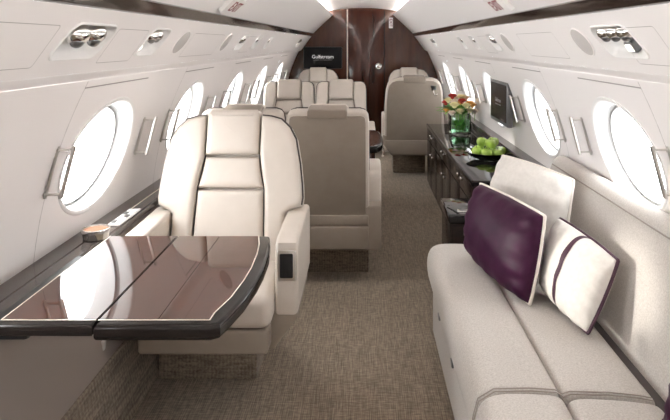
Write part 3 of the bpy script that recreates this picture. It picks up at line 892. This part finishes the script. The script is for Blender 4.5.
# ------------------------------------------------------------------ vase of flowers
vx, vy, vz = .872, 5.52, .6005
v = thing('glass_vase', 'square clear glass vase of green water on the credenza', 'vase', (vx, vy, vz))
b = MB(); sq = roundrect(.185, .185, .02, 4); si = roundrect(.173, .173, .016, 4)
b.loft([[(x, y, 0) for x, y in sq], [(x, y, .165) for x, y in sq], [(x, y, .165) for x, y in si], [(x, y, .012) for x, y in si]])
b.build('vase_body', M['glass'], v)
b = MB(); sw = roundrect(.168, .168, .016, 4)
b.loft([[(x, y, .014) for x, y in sw], [(x, y, .125) for x, y in sw]]); b.build('water', M['water'], v)
fl = MB(); fl.mi = 0
def leaf_blade(b, base, d, L, w, curl=.3):
    d = Vector(d).normalized(); sd = d.cross(Vector((0, 0, 1)));
    if sd.length < .1: sd = Vector((1, 0, 0))
    sd.normalize(); up = sd.cross(d)
    vs = []
    for i in range(6):
        t = i / 5; p = Vector(base) + d * L * t - Vector((0, 0, 1)) * curl * L * t * t
        ww = w * math.sin(PI * min(.98, t * .9 + .08)) * .5
        vs.append([p - sd * ww + up * ww * .4, p, p + sd * ww + up * ww * .4])
    b.loft(vs, closed=False)
for i in range(85):
    a = random.uniform(0, 2 * PI); rr = random.uniform(.0, .08)
    bs = (rr * math.cos(a), rr * math.sin(a), random.uniform(.165, .20))
    leaf_blade(fl, bs, (math.cos(a), math.sin(a), random.uniform(.3, 1.2) + (.5 if math.cos(a) > .3 else 0)), random.uniform(.10, .19) * (.58 if math.cos(a) > .3 else 1), random.uniform(.035, .055))
for i in range(26):
    a = random.uniform(0, 2 * PI); rr = random.uniform(.0, .05)
    fl.tube([(rr * math.cos(a), rr * math.sin(a), .02), (rr * 1.1 * math.cos(a), rr * 1.1 * math.sin(a), .09), (rr * 1.5 * math.cos(a), rr * 1.5 * math.sin(a), .17)], .003, 5)
for i in range(30):                                      # leaves lining the inside of the vase
    a = random.uniform(0, 2 * PI); rr = random.uniform(.015, .045)
    leaf_blade(fl, (rr * math.cos(a), rr * math.sin(a), random.uniform(.02, .08)), (math.cos(a + 1.8), math.sin(a + 1.8), random.uniform(.6, 1.4)), .05, .028, .1)
o = fl.build('foliage', M['leaf'], None, angle=60, loc=(vx, vy, vz)); tag(o, 'green leaves and stems filling the glass vase on the credenza', 'foliage', kind='stuff')
def flower(label, pos, r, m):
    root = thing('flower', label, 'flower', pos, random.uniform(0, 6), 'flowers in the glass vase')
    b = MB()
    for ringi, (n, tilt, L) in enumerate(((7, .35, 1.0), (6, .75, .85), (5, 1.1, .65), (3, 1.35, .5))):
        for q in range(n):
            a = 2 * PI * (q + ringi * .5) / n
            ca, sa = math.cos(a), math.sin(a)
            rows = []
            for i in range(5):
                t = i / 4; rad = r * L * t * math.cos(tilt) + r * .10; hz = r * L * t * math.sin(tilt) * 1.1 + r * .25 * t * t
                w = r * .62 * L * math.sin(PI * min(.9, .15 + t * .75))
                rows.append([(ca * rad - sa * w * k, sa * rad + ca * w * k, hz + abs(k) * r * .12) for k in (-1, -.5, 0, .5, 1)])
            b.loft(rows, closed=False)
    b.ball((0, 0, r * .1), (r * .45, r * .45, r * .35), 10, 6)
    b.build('bloom', m, root, angle=60)
    b = MB(); b.tube([(0, 0, 0), (0, 0, -.03), (0, 0, -.07)], .003, 6); b.build('stem', M['stem'], root)
FL = [('petal_red', 'red', (-.055, -.02, .285), .036), ('petal_red', 'red', (.01, -.06, .255), .034), ('petal_red', 'red', (-.10, .02, .235), .032),
      ('petal_cream', 'cream', (-.05, -.085, .225), .040), ('petal_cream', 'cream', (.015, .0, .275), .038), ('petal_cream', 'cream', (-.01, -.10, .185), .036), ('petal_cream', 'cream', (.065, -.075, .19), .034),
      ('petal_orange', 'orange', (.07, -.05, .235), .036), ('petal_orange', 'orange', (-.10, -.05, .19), .032), ('petal_orange', 'orange', (.10, .0, .22), .032),
      ('petal_pink', 'pale pink', (.055, .03, .27), .034), ('petal_pink', 'pale pink', (.105, -.06, .18), .032), ('petal_pink', 'pale pink', (-.02, .06, .27), .032)]
FL += [('petal_cream', 'yellow cream', (-.085, .0, .255), .034), ('petal_cream', 'yellow cream', (.035, -.095, .225), .036), ('petal_pink', 'pale pink', (-.045, -.02, .245), .034), ('petal_orange', 'orange', (.02, .05, .235), .032), ('petal_cream', 'yellow cream', (.075, .01, .185), .030), ('petal_pink', 'pale pink', (-.07, -.10, .175), .032)]
where = ['highest in the bouquet', 'at the front of the bouquet centre', 'at the left side of the bouquet', 'front and left of the bouquet', 'near the top of the bouquet', 'lowest at the front, over the vase rim', 'low at the front, right of centre',
         'on the right half of the bouquet', 'low on the left edge of the bouquet', 'on the far right edge of the bouquet', 'upper right of the bouquet', 'low on the right edge of the bouquet', 'at the back of the bouquet',
         'upper left of the bouquet', 'at the front, just right of centre', 'in the bouquet middle, under the red ones', 'tucked at the back right', 'low on the wall side', 'lowest at the front left']
for (mk, cn, p, r), w in zip(FL, where): flower(cn + ' flower ' + w + ' in the glass vase', (vx + p[0] * 1.2, vy + p[1] * 1.2, vz + .17 + (p[2] - .17) * 1.25), r * 1.15, M[mk])

# ------------------------------------------------------------------ bowl of apples
bx, by, bz = .868, 4.22, .6005
bo = thing('glass_bowl', 'clear glass bowl holding the green apples on the credenza', 'bowl', (bx, by, bz))
b = MB()
b.lathe([(.055, 0), (.085, .006), (.125, .028), (.158, .058), (.160, .061), (.157, .062), (.122, .033), (.083, .011), (.04, .006), (.001, .006)], n=40)
b.build('bowl_body', M['glass'], bo)
apple0 = thing('apple', '', 'apple', (0, 0, 0), 0, 'green apples in the bowl')
b = MB()
prof = []
for i in range(15):
    th = PI * i / 14
    r = .038 * math.sin(th) * (1 + .10 * math.cos(th)); z = .038 + .034 * math.cos(th) - (.011 * math.exp(-(math.sin(th) / .35) ** 2) if th < PI / 2 else -.006 * math.exp(-(math.sin(th) / .35) ** 2))
    prof.append((max(r, .0006), z))
b.lathe(list(reversed(prof)), n=22); b.build('fruit', M['apple'], apple0, angle=70)
b = MB(); b.tube([(0, 0, .060), (.002, .001, .070), (.005, .002, .080)], [.0016, .0016, .0022], 6); b.build('stem', M['twig'], apple0)
AP = []
for q, w in enumerate(('at the right rim of the bowl', 'at the back of the bowl on the right', 'at the back of the bowl on the left', 'at the left rim of the bowl', 'lowest at the front of the bowl, left of centre', 'at the front of the bowl, right of centre')):
    a = PI / 3 * q + .12; AP.append((.083 * math.cos(a), .083 * math.sin(a), .024, w))
AP.append((0, 0, .009, 'buried in the middle of the heap'))
for q, w in enumerate(('in the upper layer at the back right', 'in the upper layer at the left', 'in the upper layer at the front')):
    a = 2 * PI / 3 * q + .12 + PI / 6; AP.append((.048 * math.cos(a), .048 * math.sin(a), .0845, w))
for i, (x, y, z, w) in enumerate(AP):
    ap = apple0 if i == 0 else dup(apple0, (0, 0, 0), random.uniform(0, 6))
    ap.location = (bx + x, by + y, bz + z); ap['label'] = 'green apple ' + w
    ap.rotation_euler = (random.uniform(-.1, .1), random.uniform(-.1, .1), random.uniform(0, 6))

# ------------------------------------------------------------------ screens
mo = thing('wall_monitor', 'black monitor with grey bezel on the right wall over the credenza', 'monitor', (.950, 4.265, 1.0))
b = MB(); b.rbox((-.004, -.265, -.148), (.034, .265, .148), .008, 3); b.build('housing', M['bezelgrey'], mo)
b = MB(); b.rbox((-.0065, -.240, -.122), (-.002, .240, .128), .001, 1); sc = b.build('screen', M['screen'], mo)
b = MB(); b.rbox((.030, -.06, -.06), (.075, .06, .06), .006, 2); b.build('mount', M['dsteel'], mo)
mt = Matrix(((0, 0, -1, -.0068), (-1, 0, 0, 0), (0, 1, 0, .0), (0, 0, 0, 1)))
text_mesh('lettering', 'Gulfstream', .040, M['print_dim'], sc, Matrix.Translation((0, 0, .012)) @ mt)
text_mesh('lettering', 'A GENERAL DYNAMICS COMPANY', .011, M['print_dim'], sc, Matrix.Translation((0, 0, -.018)) @ mt)

tv = thing('television', 'black television showing white lettering, mounted on the wood bulkhead', 'television', (-.540, 8.27, 1.21))
b = MB(); b.rbox((-.265, -.012, -.148), (.257, .020, .148), .005, 2); b.build('housing', M['black'], tv)
b = MB(); b.rbox((-.258, -.0145, -.140), (.250, -.010, .141), .001, 1); sc = b.build('screen', M['screen'], tv)
b = MB(); b.rbox((-.08, .015, -.06), (.08, .088, .06), .004, 2); b.build('mount', M['black'], tv)
mt = Matrix.Rotation(PI / 2, 4, 'X')
text_mesh('lettering', 'Gulfstream', .066, M['print'], sc, Matrix.Translation((-.004, -.0152, .012)) @ mt)
text_mesh('lettering', 'A GENERAL DYNAMICS COMPANY', .0165, M['print_dim'], sc, Matrix.Translation((-.004, -.0152, -.030)) @ mt)

# ------------------------------------------------------------------ light
w = bpy.data.worlds.new('sky'); SC.world = w; w.use_nodes = True
nt = w.node_tree; bg = nt.nodes['Background']
tc = nt.nodes.new('ShaderNodeTexCoord'); sp = nt.nodes.new('ShaderNodeSeparateXYZ')
mr = nt.nodes.new('ShaderNodeMapRange'); mr.inputs['From Min'].default_value = -1; mr.inputs['From Max'].default_value = 1
mr.inputs['To Min'].default_value = 20.0; mr.inputs['To Max'].default_value = 7.0
nt.links.new(tc.outputs['Generated'], sp.inputs[0]); nt.links.new(sp.outputs['X'], mr.inputs['Value'])
nt.links.new(mr.outputs[0], bg.inputs['Strength']); bg.inputs['Color'].default_value = (.97, .985, 1, 1)
for s in (-1, 1):
    for c in WIN:
        ld = bpy.data.lights.new('window portal', 'AREA'); ld.shape = 'RECTANGLE'; ld.size = .56; ld.size_y = .42
        ld.cycles.is_portal = True
        o = bpy.data.objects.new('window portal', ld); COL.objects.link(o)
        o.location = (s * (XW(WZ) + .15), c, WZ); o.rotation_euler = (0, s * PI / 2, 0)

sl = bpy.data.lights.new('low sun', 'SUN'); sl.energy = 2.2; sl.angle = math.radians(3.5); sl.color = (1, .95, .86)
so = bpy.data.objects.new('low sun', sl); COL.objects.link(so)
so.rotation_euler = Vector((1, -.12, -.20)).to_track_quat('-Z', 'Y').to_euler()

# ------------------------------------------------------------------ camera
cam = bpy.data.cameras.new('camera'); co = bpy.data.objects.new('camera', cam); COL.objects.link(co)
co.location = (0, 0, 1.41); co.rotation_euler = (PI / 2, 0, 0)
cam.sensor_width = 36; cam.lens = 610 / 670 * 36
cam.shift_x = -28 / 670; cam.shift_y = -167 / 670; cam.clip_start = .02
SC.camera = co
SC.view_settings.view_transform = 'Standard'; SC.view_settings.look = 'None'
SC.view_settings.gamma = 1; SC.view_settings.use_curve_mapping = False
SC.view_settings.exposure = 0.55
SC.cycles.use_denoising = True
SC.cycles.max_bounces = 12; SC.cycles.diffuse_bounces = 8; SC.cycles.transparent_max_bounces = 16
SC.cycles.caustics_reflective = False; SC.cycles.caustics_refractive = False
SC.cycles.sample_clamp_indirect = 6
